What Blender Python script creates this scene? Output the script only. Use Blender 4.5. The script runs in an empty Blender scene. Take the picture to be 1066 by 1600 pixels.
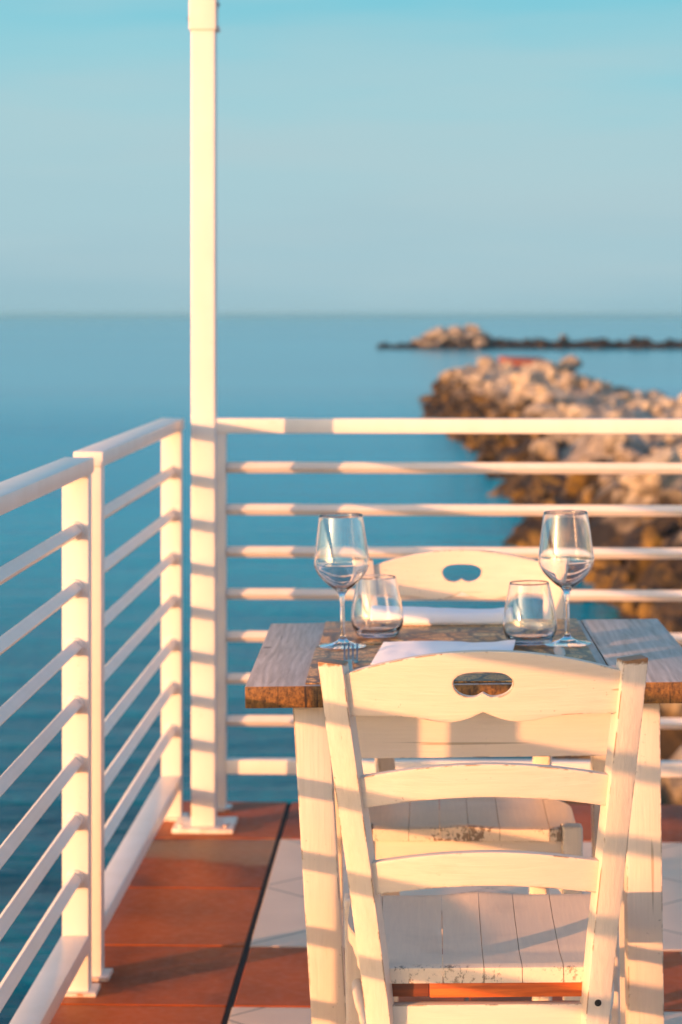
import bpy, bmesh, math, random
from mathutils import Vector, Matrix, Euler, noise
R = math.radians
C = bpy.context.scene.collection
sc = bpy.context.scene
random.seed(7)

# ---------------------------------------------------------------- camera
PSI = math.atan(142 / 3778)
cd = bpy.data.cameras.new('camera'); cam = bpy.data.objects.new('camera', cd); C.objects.link(cam)
cam.location = (0, 0, 1.33); cam.rotation_euler = (R(90), 0, PSI)
cd.sensor_width = 36; cd.sensor_fit = 'AUTO'; cd.lens = 85; cd.shift_y = -307 / 1600
cd.clip_start = .05; cd.clip_end = 60000
cd.dof.use_dof = True; cd.dof.focus_distance = 3.3; cd.dof.aperture_fstop = 7
sc.camera = cam

# ---------------------------------------------------------------- sky, sun, exposure
SUN_AZ = math.atan2(-.763, -.646)            # compass bearing of the sun (from +Y, clockwise)
SUN_EL = R(7.4)
SKY_STRENGTH = .15
SKY_TINT = (1.85, 1.55, 1.55); SUNSIDE_TINT = (1.75, 1.56, 1.38)
LOW_GAIN = 4.0                                # brings the ramp colours to the scale of the sky texture
HORIZON = [(.02, (.27, .450, .52)), (.06, (.345, .505, .565)), (.11, (.36, .56, .60)), (.160, (.21, .54, .635)), (.21, (.07, .46, .60)), (.30, (.03, .36, .56)), (.7, (.01, .22, .42))]
w = bpy.data.worlds.new('World'); sc.world = w; w.use_nodes = True
nt = w.node_tree; nt.nodes.clear()
sky = nt.nodes.new('ShaderNodeTexSky'); sky.sky_type = 'NISHITA'; sky.sun_disc = False
sky.sun_elevation = SUN_EL; sky.sun_rotation = SUN_AZ; sky.air_density = 1.0; sky.dust_density = 1.2; sky.ozone_density = 2.5
def wn(t, **kw):
    x = nt.nodes.new(t)
    for k, v in kw.items(): setattr(x, k, v)
    return x
def wmix(fac, a_, b_, mode='MIX'):
    x = wn('ShaderNodeMix', data_type='RGBA', blend_type=mode)
    for i, v in ((0, fac), (6, a_), (7, b_)):
        if isinstance(v, (int, float)): x.inputs[i].default_value = v
        elif isinstance(v, tuple): x.inputs[i].default_value = (*v, 1)
        else: nt.links.new(v, x.inputs[i])
    return x.outputs[2]
def wramp(src, stops, interp='EASE'):
    x = wn('ShaderNodeValToRGB'); x.color_ramp.interpolation = interp; e = x.color_ramp.elements
    while len(e) < len(stops): e.new(.5)
    for i, (p, c) in enumerate(stops):
        e[i].position = p; e[i].color = (c, c, c, 1) if isinstance(c, (int, float)) else (*c, 1)
    nt.links.new(src, x.inputs[0]); return x.outputs[0]
wtc = wn('ShaderNodeTexCoord'); wsep = wn('ShaderNodeSeparateXYZ'); nt.links.new(wtc.outputs['Generated'], wsep.inputs[0])
wdot = wn('ShaderNodeVectorMath', operation='DOT_PRODUCT'); wdot.inputs[1].default_value = (-.763, -.646, 0); nt.links.new(wtc.outputs['Generated'], wdot.inputs[0])
side = wramp(wdot.outputs['Value'], [(0, 0), (.9, 1)], 'LINEAR')
warm = wmix(side, SKY_TINT, SUNSIDE_TINT)
skyc = wmix(1.0, sky.outputs[0], warm, 'MULTIPLY')
# thin sea air over the horizon away from the sun: pale blue, deepening upwards
wn_ = wn('ShaderNodeTexNoise'); wmp = wn('ShaderNodeMapping'); wmp.inputs['Scale'].default_value = (3, 3, 22); wn_.inputs['Scale'].default_value = 1.6; wn_.inputs['Detail'].default_value = 3
nt.links.new(wtc.outputs['Generated'], wmp.inputs[0]); nt.links.new(wmp.outputs[0], wn_.inputs['Vector'])
wj = wn('ShaderNodeMath', operation='MULTIPLY_ADD'); nt.links.new(wn_.outputs[0], wj.inputs[0]); wj.inputs[1].default_value = .060; nt.links.new(wsep.outputs[2], wj.inputs[2])
low = wramp(wj.outputs[0], HORIZON, 'B_SPLINE')
low = wmix(1.0, low, (LOW_GAIN, LOW_GAIN, LOW_GAIN), 'MULTIPLY')
wn2 = wn('ShaderNodeTexNoise'); wm2 = wn('ShaderNodeMapping'); wm2.inputs['Scale'].default_value = (3.5, 3.5, 34); wn2.inputs['Scale'].default_value = 1.3; wn2.inputs['Detail'].default_value = 5
nt.links.new(wtc.outputs['Generated'], wm2.inputs[0]); nt.links.new(wm2.outputs[0], wn2.inputs['Vector'])
low = wmix(wramp(wn2.outputs[0], [(.42, 0), (.72, .30)]), low, (1.75, 2.15, 2.25))
fz = wramp(wsep.outputs[2], [(0, 1), (.55, 1), (.92, 0)])
fd = wramp(wsep.outputs[1], [(.35, 0), (.80, 1)])
fm = wn('ShaderNodeMath', operation='MULTIPLY'); nt.links.new(fz, fm.inputs[0]); nt.links.new(fd, fm.inputs[1])
skyc = wmix(fm.outputs[0], skyc, low)
bg = nt.nodes.new('ShaderNodeBackground'); bg.inputs[1].default_value = SKY_STRENGTH
out = nt.nodes.new('ShaderNodeOutputWorld')
nt.links.new(skyc, bg.inputs[0]); nt.links.new(bg.outputs[0], out.inputs[0])

sl = bpy.data.lights.new('sun', 'SUN'); sl.energy = 3.9; sl.angle = R(.6); sl.color = (1, .44, .18)
so = bpy.data.objects.new('sun', sl); C.objects.link(so)
dv = Vector((.763, .646, -math.tan(SUN_EL)))
so.rotation_euler = dv.to_track_quat('-Z', 'Y').to_euler(); so.location = (-20, -17, 8)

sc.view_settings.view_transform = 'Standard'; sc.view_settings.look = 'None'
sc.view_settings.exposure = .92; sc.view_settings.gamma = 1
sc.cycles.max_bounces = 14; sc.cycles.transmission_bounces = 12; sc.cycles.transparent_max_bounces = 12
sc.cycles.sample_clamp_indirect = 6; sc.cycles.use_denoising = True

# ---------------------------------------------------------------- node helpers
class NG:
    def __init__(s, name):
        s.m = bpy.data.materials.new(name); s.m.use_nodes = True
        s.t = s.m.node_tree; s.b = s.t.nodes['Principled BSDF']; s.tc = s.t.nodes.new('ShaderNodeTexCoord')
    def n(s, typ, **kw):
        x = s.t.nodes.new(typ)
        for k, v in kw.items(): setattr(x, k, v)
        return x
    def l(s, a, b): s.t.links.new(a, b)
    def mapping(s, scale, src='Object', rot=(0, 0, 0)):
        x = s.n('ShaderNodeMapping'); x.inputs['Scale'].default_value = scale; x.inputs['Rotation'].default_value = rot
        s.l(s.tc.outputs[src], x.inputs[0]); return x.outputs[0]
    def noise(s, vec, scale, detail=4, rough=.55, dist=0):
        x = s.n('ShaderNodeTexNoise'); x.inputs['Scale'].default_value = scale; x.inputs['Detail'].default_value = detail
        x.inputs['Roughness'].default_value = rough; x.inputs['Distortion'].default_value = dist
        s.l(vec, x.inputs['Vector']); return x.outputs[0]
    def ramp(s, fac, stops):
        x = s.n('ShaderNodeValToRGB'); e = x.color_ramp.elements
        while len(e) < len(stops): e.new(.5)
        for i, (p, c) in enumerate(stops):
            e[i].position = p; e[i].color = (c, c, c, 1) if isinstance(c, (int, float)) else (*c, 1)
        s.l(fac, x.inputs[0]); return x.outputs[0]
    def mix(s, fac, a, b, mode='MIX'):
        x = s.n('ShaderNodeMix', data_type='RGBA', blend_type=mode)
        for i, v in ((0, fac), (6, a), (7, b)):
            if isinstance(v, (int, float)): x.inputs[i].default_value = v if i == 0 else (v, v, v, 1)
            elif isinstance(v, tuple): x.inputs[i].default_value = (*v, 1)
            else: s.l(v, x.inputs[i])
        return x.outputs[2]
    def math(s, op, a, b=0, c=None):
        x = s.n('ShaderNodeMath', operation=op)
        for i, v in enumerate((a, b) if c is None else (a, b, c)):
            if isinstance(v, (int, float)): x.inputs[i].default_value = v
            else: s.l(v, x.inputs[i])
        return x.outputs[0]
    def bump(s, h, strength, dist=.002, prev=None):
        x = s.n('ShaderNodeBump'); x.inputs['Strength'].default_value = strength; x.inputs['Distance'].default_value = dist
        s.l(h, x.inputs['Height'])
        if prev is not None: s.l(prev, x.inputs['Normal'])
        return x.outputs[0]
    def edge(s, radius=.004):
        # how strongly a place lies on a sharp edge of the real geometry
        bv = s.n('ShaderNodeBevel', samples=4); bv.inputs['Radius'].default_value = radius
        g = s.n('ShaderNodeNewGeometry')
        d = s.n('ShaderNodeVectorMath', operation='DOT_PRODUCT'); s.l(bv.outputs[0], d.inputs[0]); s.l(g.outputs['Normal'], d.inputs[1])
        return s.math('SUBTRACT', 1.0, d.outputs['Value'])
    def set(s, color=None, rough=None, normal=None, **kw):
        for k, v in (('Base Color', color), ('Roughness', rough), ('Normal', normal)):
            if v is None: continue
            if isinstance(v, tuple): s.b.inputs[k].default_value = (*v, 1)
            elif isinstance(v, (int, float)): s.b.inputs[k].default_value = v
            else: s.l(v, s.b.inputs[k])
        for k, v in kw.items(): s.b.inputs[k.replace('_', ' ')].default_value = v
        return s.m

def painted_wood(name, axis, wear=.5, base=(.78, .64, .51), spots=.5, tipz=0):
    g = NG(name)
    sc_ = [60, 60, 60]; sc_[axis] = 3.0
    v = g.mapping(tuple(sc_)); grain = g.noise(v, 3, 5, .6, .3)
    sc2 = [9, 9, 9]; sc2[axis] = 2
    cloud = g.noise(g.mapping(tuple(sc2)), 1.3, 3)
    col = g.mix(g.ramp(grain, [(.35, 0), (.75, 1)]), base, tuple(c * .84 for c in base))
    col = g.mix(g.ramp(cloud, [(.3, 0), (.7, 1)]), col, tuple(c * k for c, k in zip(base, (.97, .94, .88))))
    # hairline cracks and specks of bare wood
    sc3 = [70, 70, 70]; sc3[axis] = 2.2
    cr = g.noise(g.mapping(tuple(sc3)), 1.6, 2, .4)
    crm = g.ramp(cr, [(.0, 0), (.735, 0), (.76, 1)])
    col = g.mix(g.math('MULTIPLY', crm, .55), col, (.25, .16, .08))
    sp = g.noise(g.mapping((1, 1, 1)), 190, 2, .5)
    spz = g.noise(g.mapping((1, 1, 1)), 14, 2, .5)
    spm = g.math('MULTIPLY', g.ramp(sp, [(0, 0), (.70, 0), (.735, 1)]), g.ramp(spz, [(0, 0), (.52, 0), (.62, 1)]))
    col = g.mix(g.math('MULTIPLY', spm, spots), col, (.10, .05, .02))
    sm = g.noise(g.mapping(tuple(v_ * .6 for v_ in sc2)), 5.5, 5, .7)
    col = g.mix(g.ramp(sm, [(0, 0), (.60, 0), (.80, .35)]), col, (.45, .33, .22))
    # worn edges
    e = g.edge(.0035)
    n1 = g.noise(g.mapping((1, 1, 1)), 24, 4, .65)
    e2 = g.math('MULTIPLY', g.ramp(e, [(0, 0), (.004, 0), (.03, 1)]), g.ramp(n1, [(0, 0), (.57 - .1 * wear, 0), (.63 - .1 * wear, 1)]))
    col = g.mix(e2, col, (.17, .075, .02))
    if tipz:
        sx = g.n('ShaderNodeSeparateXYZ'); g.l(g.tc.outputs['Object'], sx.inputs[0])
        hz_ = g.math('ADD', sx.outputs[2], g.math('MULTIPLY', g.math('SUBTRACT', n1, .5), .030))
        mr = g.n('ShaderNodeMapRange'); mr.inputs[1].default_value = tipz; mr.inputs[2].default_value = tipz + .003; g.l(hz_, mr.inputs[0])
        col = g.mix(g.math('MULTIPLY', mr.outputs[0], .9), col, (.23, .10, .03))
    nb = g.bump(grain, .5, .0015); nb = g.bump(cloud, .12, .004, nb)
    return g.set(col, .48, nb, Specular_IOR_Level=.4)

def metal_paint(name, rust=0.0):
    g = NG(name)
    a = g.noise(g.mapping((6, 6, 2)), 2.0, 4, .6)
    col = g.mix(g.ramp(a, [(.35, 0), (.7, 1)]), (.80, .71, .63), (.74, .65, .56))
    d = g.noise(g.mapping((1, 1, 1)), 60, 3, .6)
    col = g.mix(g.ramp(d, [(0, 0), (.68, 0), (.76, .35)]), col, (.40, .26, .14))
    if rust:
        e = g.edge(.008); n1 = g.noise(g.mapping((1, 1, 1)), 26, 4, .6)
        m = g.math('MULTIPLY', g.ramp(e, [(0, 0), (.01, 0), (.08, 1)]), g.ramp(n1, [(0, 0), (.42, 0), (.52, 1)]))
        m2 = g.math('MAXIMUM', m, g.ramp(n1, [(0, 0), (.60, 0), (.68, 1)]))
        col = g.mix(g.math('MULTIPLY', m2, rust), col, (.36, .10, .015))
    return g.set(col, .34, g.bump(a, .15, .003), Specular_IOR_Level=.5)

PW = [painted_wood('cream_paint_x', 0, .5), painted_wood('cream_paint_y', 1, .5), painted_wood('cream_paint_z', 2, .6)]
M_POST = painted_wood('cream_paint_post', 2, .7, tipz=.8765)
PWT = [painted_wood('table_paint_x', 0, .3), painted_wood('table_paint_y', 1, .3), painted_wood('table_paint_z', 2, .9)]
MP = metal_paint('white_metal_paint'); MPR = metal_paint('rusty_white_metal', .9)

def seat_mat():
    g = NG('worn_seat_paint')
    v = g.mapping((60, 3, 60)); grain = g.noise(v, 3, 5, .6, .3)
    col = g.mix(grain, (.90, .70, .50), (.72, .55, .40))
    # bare patches gather at the front and back edge of the planks
    sx = g.n('ShaderNodeSeparateXYZ'); g.l(g.tc.outputs['Object'], sx.inputs[0])
    yy = g.math('ABSOLUTE', g.math('SUBTRACT', sx.outputs[1], .205))
    near = g.ramp(yy, [(0, 0), (.192, 0), (.2015, 1), (.2035, .85), (.2055, .45)])
    dirt = g.noise(g.mapping((1.4, 1, 1)), 95, 6, .75)
    big = g.noise(g.mapping((1, 1, 1)), 11, 2, .5)
    thr = g.math('ADD', dirt, g.math('MULTIPLY', big, .75))
    m = g.math('MULTIPLY', near, g.ramp(g.math('MULTIPLY', thr, .5), [(0, 0), (.465, 0), (.50, 1)]))
    col = g.mix(m, col, (.13, .06, .025))
    st = g.noise(g.mapping((1, 1, 1)), 9, 3, .6)
    col = g.mix(g.ramp(st, [(0, 0), (.55, 0), (.75, .30)]), col, (.42, .32, .24))
    return g.set(col, .42, g.bump(grain, .3, .0012), Specular_IOR_Level=.5)
MSEAT = seat_mat()

def solid(name, col, rough=.5, **kw):
    g = NG(name); a = g.noise(g.mapping((1, 1, 1)), 30, 3)
    return g.set(g.mix(a, col, tuple(c * .8 for c in col)), rough, None, **kw)

def raw_wood(name, c1, c2, axis=0):
    g = NG(name); s_ = [90, 90, 90]; s_[axis] = 6
    a = g.noise(g.mapping(tuple(s_)), 1.5, 4, .6, .6)
    return g.set(g.mix(g.ramp(a, [(.35, 0), (.65, 1)]), c1, c2), .55, g.bump(a, .3, .001))
M_BAT = raw_wood('raw_pine', (.80, .17, .02), (.45, .075, .01))
M_BATD = raw_wood('dark_pine', (.22, .05, .012), (.12, .03, .01))
M_PLUG = raw_wood('end_grain', (.28, .13, .04), (.10, .04, .015))
M_STEEL = solid('steel', (.40, .40, .41), .28, Metallic=1.0)
M_DARK = solid('dark_screw', (.05, .045, .04), .4, Metallic=.6)

def table_mat():
    g = NG('limed_table_boards')
    v = g.mapping((34, 2.2, 34)); a = g.noise(v, 2.2, 5, .62, 1.2)
    wv = g.n('ShaderNodeTexWave', wave_type='BANDS', bands_direction='X'); wv.inputs['Scale'].default_value = 26
    wv.inputs['Distortion'].default_value = 9; wv.inputs['Detail'].default_value = 3; wv.inputs['Detail Scale'].default_value = .8
    g.l(g.mapping((1, .13, 1)), wv.inputs['Vector'])
    gr = g.mix(.10, a, wv.outputs[0])
    lime = g.mix(g.ramp(gr, [(.30, 0), (.72, 1)]), (.58, .50, .44), (.31, .25, .20))
    cr = g.noise(g.mapping((60, 2.5, 60)), 1.3, 3, .5)
    lime = g.mix(g.ramp(cr, [(0, 0), (.66, 0), (.72, .75)]), lime, (.085, .055, .04))
    kn = g.n('ShaderNodeTexVoronoi'); kn.inputs['Scale'].default_value = 5.2; g.l(g.mapping((1.3, .8, 1)), kn.inputs['Vector'])
    lime = g.mix(g.ramp(kn.outputs[0], [(0, .9), (.045, .8), (.075, 0)]), lime, (.09, .055, .04))
    raw = g.noise(g.mapping((60, 60, 45)), 2.2, 6, .8)
    brown = g.mix(g.ramp(raw, [(.35, 0), (.65, 1)]), (.34, .15, .03), (.020, .010, .005))
    ck = g.noise(g.mapping((110, 12, 6)), 1, 2, .5)
    brown = g.mix(g.ramp(ck, [(0, 0), (.56, 0), (.62, .9)]), brown, (.014, .008, .005))
    ge = g.n('ShaderNodeNewGeometry'); sp = g.n('ShaderNodeSeparateXYZ'); g.l(ge.outputs['Normal'], sp.inputs[0])
    top = g.ramp(g.math('ADD', sp.outputs[2], g.math('MULTIPLY', g.math('SUBTRACT', raw, .5), .5)), [(0, 0), (.86, 0), (.93, 1)])
    col = g.mix(top, brown, lime)
    return g.set(col, .5, g.bump(gr, .35, .0015), Specular_IOR_Level=.5)
M_TABLE = table_mat()

def mat_mat():
    g = NG('printed_placemat')
    v = g.mapping((1, 1, 1))
    vo = g.n('ShaderNodeTexVoronoi', feature='F1'); vo.inputs['Scale'].default_value = 19; g.l(v, vo.inputs['Vector'])
    rings = g.math('FRACT', g.math('MULTIPLY', vo.outputs['Distance'], 6.0))
    # spokes: direction from the cell centre
    df = g.n('ShaderNodeVectorMath', operation='SUBTRACT'); sc_ = g.n('ShaderNodeVectorMath', operation='SCALE'); sc_.inputs['Scale'].default_value = 1.0
    g.l(v, sc_.inputs[0]); g.l(sc_.outputs[0], df.inputs[0]); g.l(vo.outputs['Position'], df.inputs[1])
    sp = g.n('ShaderNodeSeparateXYZ'); g.l(df.outputs[0], sp.inputs[0])
    an = g.math('ARCTAN2', sp.outputs[0], sp.outputs[1]); spoke = g.math('SINE', g.math('MULTIPLY', an, 26))
    sep = g.n('ShaderNodeSeparateColor'); g.l(vo.outputs['Color'], sep.inputs[0])
    c = g.mix(sep.outputs[0], (.58, .22, .03), (.90, .54, .20))
    c = g.mix(g.ramp(rings, [(0, .9), (.3, 0), (.8, 0), (1, .9)]), c, (.10, .05, .02))
    c = g.mix(g.ramp(spoke, [(0, 0), (.4, 0), (1, .85)]), c, (.09, .045, .02))
    ve = g.n('ShaderNodeTexVoronoi', feature='DISTANCE_TO_EDGE'); ve.inputs['Scale'].default_value = 19; g.l(v, ve.inputs['Vector'])
    c = g.mix(g.ramp(ve.outputs[0], [(0, .9), (.05, .7), (.1, 0)]), c, (.06, .03, .015))
    return g.set(c, .40, g.bump(vo.outputs['Distance'], .3, .002), Specular_IOR_Level=.5)
M_MAT = mat_mat()

def cloth():
    g = NG('white_napkin_cloth')
    a = g.noise(g.mapping((1, 1, 1)), 14, 3, .5); wv = g.noise(g.mapping((1, 1, 1)), 900, 1)
    return g.set((.84, .82, .82), .85, g.bump(wv, .2, .0004, g.bump(a, .35, .006)), Sheen_Weight=.2)
M_CLOTH = cloth()

def glass():
    g = NG('clear_glass')
    return g.set((1, 1, 1), .0, None, Transmission_Weight=1.0, IOR=1.47, Coat_Weight=.5, Coat_Roughness=.07)
M_GLASS = glass()

def terracotta(name='terracotta'):
    g = NG(name)
    a = g.noise(g.mapping((1, 1, 1)), 3.2, 5, .6); b = g.noise(g.mapping((1, 1, 1)), 45, 4, .6)
    oi = g.n('ShaderNodeNewGeometry')
    col = g.mix(g.ramp(a, [(.38, 0), (.62, 1)]), (.42, .080, .012), (.17, .040, .010))
    col = g.mix(g.math('MULTIPLY', oi.outputs['Random Per Island'], .55), col, (.46, .10, .016))
    col = g.mix(g.ramp(b, [(0, 0), (.60, 0), (.85, .35)]), col, (.30, .17, .10))
    # sandy stain across the slabs by the post foot
    sx = g.n('ShaderNodeSeparateXYZ'); g.l(g.tc.outputs['Object'], sx.inputs[0])
    band = g.math('ABSOLUTE', g.math('SUBTRACT', g.math('ADD', sx.outputs[1], g.math('MULTIPLY', g.math('SUBTRACT', a, .5), .35)), 6.02))
    bx = g.ramp(sx.outputs[0], [(0, 1), (.02, 0)])
    xm = g.math('LESS_THAN', sx.outputs[0], -.36)
    col = g.mix(g.math('MULTIPLY', xm, g.ramp(band, [(0, .75), (.10, .6), (.15, 0)])), col, (.30, .19, .10))
    return g.set(col, g.ramp(b, [(.3, .42), (.7, .6)]), g.bump(b, .12, .002, g.bump(a, .1, .01)), Specular_IOR_Level=.15)
M_TERRA = terracotta()

def cream_tile():
    g = NG('cream_tile')
    mp = g.n('ShaderNodeMapping'); mp.inputs['Location'].default_value = (0, 0, 0); mp.vector_type = 'POINT'
    ad = g.n('ShaderNodeVectorMath', operation='ADD'); ad.inputs[1].default_value = (.395, -5.625, 0)
    g.l(g.tc.outputs['Object'], ad.inputs[0]); mp.inputs['Rotation'].default_value = (0, 0, R(45)); g.l(ad.outputs[0], mp.inputs[0])
    sp = g.n('ShaderNodeSeparateXYZ'); g.l(mp.outputs[0], sp.inputs[0])
    S = .3745
    def line(o):
        f = g.math('ABSOLUTE', g.math('SUBTRACT', g.math('FRACT', g.math('ADD', g.math('DIVIDE', o, S), 100.5)), .5))
        return g.math('LESS_THAN', f, .0075)
    ln = g.math('MAXIMUM', line(sp.outputs[0]), line(sp.outputs[1]))
    a = g.noise(g.mapping((1, 1, 1)), 4, 5, .6)
    col = g.mix(g.ramp(a, [(.3, 0), (.7, 1)]), (.74, .54, .38), (.63, .45, .32))
    col = g.mix(ln, col, (.20, .15, .10))
    return g.set(col, .35, g.bump(ln, -.5, .002), Specular_IOR_Level=.5)
M_CREAM = cream_tile()
M_GROUT = solid('sandy_grout', (.50, .36, .22), .9); M_JOINT = solid('black_joint', (.022, .016, .010), .9)
M_CONC = solid('concrete', (.30, .27, .24), .9)

def rock_mat(name, tide, dk=1.0):
    g = NG(name)
    ge = g.n('ShaderNodeNewGeometry'); sp = g.n('ShaderNodeSeparateXYZ'); g.l(ge.outputs['Position'], sp.inputs[0])
    def nz(s, d=4, r=.6):
        x = g.n('ShaderNodeTexNoise'); x.inputs['Scale'].default_value = s; x.inputs['Detail'].default_value = d; x.inputs['Roughness'].default_value = r
        g.l(ge.outputs['Position'], x.inputs['Vector']); return x.outputs[0]
    a = nz(.55); b = nz(4.5, 5, .7); c = nz(1.7)
    pale = g.mix(g.ramp(a, [(.35, 0), (.65, 1)]), (.60, .50, .35), (.32, .26, .20))
    pale = g.mix(g.ramp(b, [(.42, .0), (.66, .85)]), pale, (.10, .07, .05))
    weed_shade = g.mix(g.ramp(c, [(.50, 0), (.58, 1)]), (.009, .006, .004), (.19 * dk, .105 * dk, .012 * dk))  # gold-brown weed; the near-black patches also paint in shade of rock gaps
    weed_shade = g.mix(g.ramp(b, [(.42, 0), (.62, .75)]), weed_shade, (.05 * dk, .028 * dk, .010 * dk))
    hgt = g.math('ADD', sp.outputs[2], g.math('MULTIPLY', g.math('SUBTRACT', a, .5), 1.5))
    hgt = g.math('ADD', hgt, g.math('MULTIPLY', g.math('SUBTRACT', c, .5), .7))
    mr = g.n('ShaderNodeMapRange'); mr.inputs[1].default_value = tide - .16; mr.inputs[2].default_value = tide + .16; g.l(hgt, mr.inputs[0])
    col = g.mix(mr.outputs[0], weed_shade, pale)
    return g.set(col, .8, g.bump(b, .6, .05))
M_CORE = rock_mat('jetty_core', -1.0, .35)  # darkened rock colour, paints shade into the gaps between boulders
M_ROCK = rock_mat('jetty_rock', -.80); M_ROCKF = rock_mat('breakwater_rock', -.55, .2)

def sea_mat():
    g = NG('sea_water')
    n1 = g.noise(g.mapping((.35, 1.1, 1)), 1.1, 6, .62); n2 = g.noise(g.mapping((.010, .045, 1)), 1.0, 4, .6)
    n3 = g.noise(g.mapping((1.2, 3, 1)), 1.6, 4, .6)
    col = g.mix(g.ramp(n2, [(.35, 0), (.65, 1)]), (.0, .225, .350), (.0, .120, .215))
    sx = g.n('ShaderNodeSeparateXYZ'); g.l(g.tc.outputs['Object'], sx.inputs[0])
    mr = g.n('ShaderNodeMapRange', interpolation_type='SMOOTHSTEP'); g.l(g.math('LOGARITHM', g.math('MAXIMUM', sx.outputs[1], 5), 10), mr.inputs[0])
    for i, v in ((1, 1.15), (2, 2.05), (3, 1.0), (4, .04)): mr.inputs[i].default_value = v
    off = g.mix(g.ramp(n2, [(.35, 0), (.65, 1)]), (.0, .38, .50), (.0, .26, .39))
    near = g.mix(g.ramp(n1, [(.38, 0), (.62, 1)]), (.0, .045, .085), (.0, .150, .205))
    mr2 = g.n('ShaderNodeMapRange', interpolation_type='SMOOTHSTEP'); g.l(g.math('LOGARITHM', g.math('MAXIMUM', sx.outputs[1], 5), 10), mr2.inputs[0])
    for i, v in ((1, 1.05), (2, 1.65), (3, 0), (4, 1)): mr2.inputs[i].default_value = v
    col = g.mix(mr2.outputs[0], near, off)  # water colour paler with distance, standing in for the sky's reflection
    def wave(h, st, di, prev=None):
        x = g.n('ShaderNodeBump'); x.inputs['Distance'].default_value = di; g.l(g.math('MULTIPLY', mr.outputs[0], st), x.inputs['Strength']); g.l(h, x.inputs['Height'])
        if prev is not None: g.l(prev, x.inputs['Normal'])
        return x.outputs[0]
    nb = wave(n1, .85, .6); nb = wave(n3, .6, .15, nb); nb = wave(n2, .35, 2.5, nb)
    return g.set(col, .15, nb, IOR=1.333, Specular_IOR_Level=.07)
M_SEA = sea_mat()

# ---------------------------------------------------------------- mesh helpers
def link(name, me, mat, parent=None):
    o = bpy.data.objects.new(name, me); C.objects.link(o)
    for m in (mat if isinstance(mat, (list, tuple)) else [mat]): me.materials.append(m)
    if parent is not None: o.parent = parent
    return o
def fin(bm, name, mat, parent=None, smooth=False, bev=0, seg=2, ang=35):
    bmesh.ops.remove_doubles(bm, verts=bm.verts, dist=1e-6)
    bmesh.ops.recalc_face_normals(bm, faces=bm.faces)
    if bev:
        ed = [e for e in bm.edges if len(e.link_faces) == 2 and e.calc_face_angle(0) > R(ang)]
        bmesh.ops.bevel(bm, geom=ed, offset=bev, segments=seg, affect='EDGES', profile=.6)
    me = bpy.data.meshes.new(name); bm.to_mesh(me); bm.free()
    if smooth:
        for p in me.polygons: p.use_smooth = True
        try: me.set_sharp_from_angle(angle=R(40))
        except Exception: pass
    return link(name, me, mat, parent)
def hexa(bm, P):      # 8 corners: bottom ring of four, top ring of four
    v = [bm.verts.new(p) for p in P]
    for f in ((3, 2, 1, 0), (4, 5, 6, 7), (0, 1, 5, 4), (1, 2, 6, 5), (2, 3, 7, 6), (3, 0, 4, 7)): bm.faces.new([v[i] for i in f])
def box(bm, x0, x1, y0, y1, z0, z1):
    hexa(bm, [(x0, y0, z0), (x1, y0, z0), (x1, y1, z0), (x0, y1, z0), (x0, y0, z1), (x1, y0, z1), (x1, y1, z1), (x0, y1, z1)])
def bx(name, mat, parent, x0, x1, y0, y1, z0, z1, bev=.002, seg=2):
    bm = bmesh.new(); box(bm, x0, x1, y0, y1, z0, z1); return fin(bm, name, mat, parent, True, bev, seg)
def sweep(bm, pts, ring):      # pts centres, ring(i) -> list of offset vectors
    rows = [[bm.verts.new(Vector(p) + Vector(o)) for o in ring(i)] for i, p in enumerate(pts)]
    n = len(rows[0])
    for a, b in zip(rows, rows[1:]):
        for k in range(n): bm.faces.new((a[k], a[(k + 1) % n], b[(k + 1) % n], b[k]))
    bm.faces.new(rows[0][::-1]); bm.faces.new(rows[-1])
def tube(bm, p0, p1, r0, r1=None, n=14, mid=None):
    p0, p1 = Vector(p0), Vector(p1); r1 = r0 if r1 is None else r1
    d = (p1 - p0).normalized(); a = d.orthogonal().normalized(); b = d.cross(a)
    prof = [(0, r0), (1, r1)] if mid is None else mid
    sweep(bm, [p0.lerp(p1, t) for t, _ in prof],
          lambda i: [(a * math.cos(2 * math.pi * k / n) + b * math.sin(2 * math.pi * k / n)) * prof[i][1] for k in range(n)])
def spline(pts, k=5):
    o = []
    for i in range(len(pts) - 1):
        p0, p1, p2, p3 = pts[max(i - 1, 0)], pts[i], pts[i + 1], pts[min(i + 2, len(pts) - 1)]
        for j in range(k):
            t = j / k
            o.append(tuple(.5 * (2 * b + (c - a) * t + (2 * a - 5 * b + 4 * c - d) * t * t + (3 * b - a - 3 * c + d) * t ** 3) for a, b, c, d in zip(p0, p1, p2, p3)))
    return o + [pts[-1]]
def lathe(name, prof, mat, parent=None, n=56):
    bm = bmesh.new(); rows = []
    for r, z in prof:
        rows.append([bm.verts.new((0, 0, z))] if r < 1e-6 else [bm.verts.new((r * math.cos(2 * math.pi * k / n), r * math.sin(2 * math.pi * k / n), z)) for k in range(n)])
    for a, b in zip(rows, rows[1:]):
        for k in range(n):
            k2 = (k + 1) % n
            if len(a) == 1: bm.faces.new((a[0], b[k2], b[k]))
            elif len(b) == 1: bm.faces.new((a[k], a[k2], b[0]))
            else: bm.faces.new((a[k], a[k2], b[k2], b[k]))
    bmesh.ops.recalc_face_normals(bm, faces=bm.faces)
    me = bpy.data.meshes.new(name); bm.to_mesh(me); bm.free()
    for p in me.polygons: p.use_smooth = True
    return link(name, me, mat, parent)
def tag(o, label=None, cat=None, group=None, kind=None):
    for k, v in (('label', label), ('category', cat), ('group', group), ('kind', kind)):
        if v: o[k] = v
    return o
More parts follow.
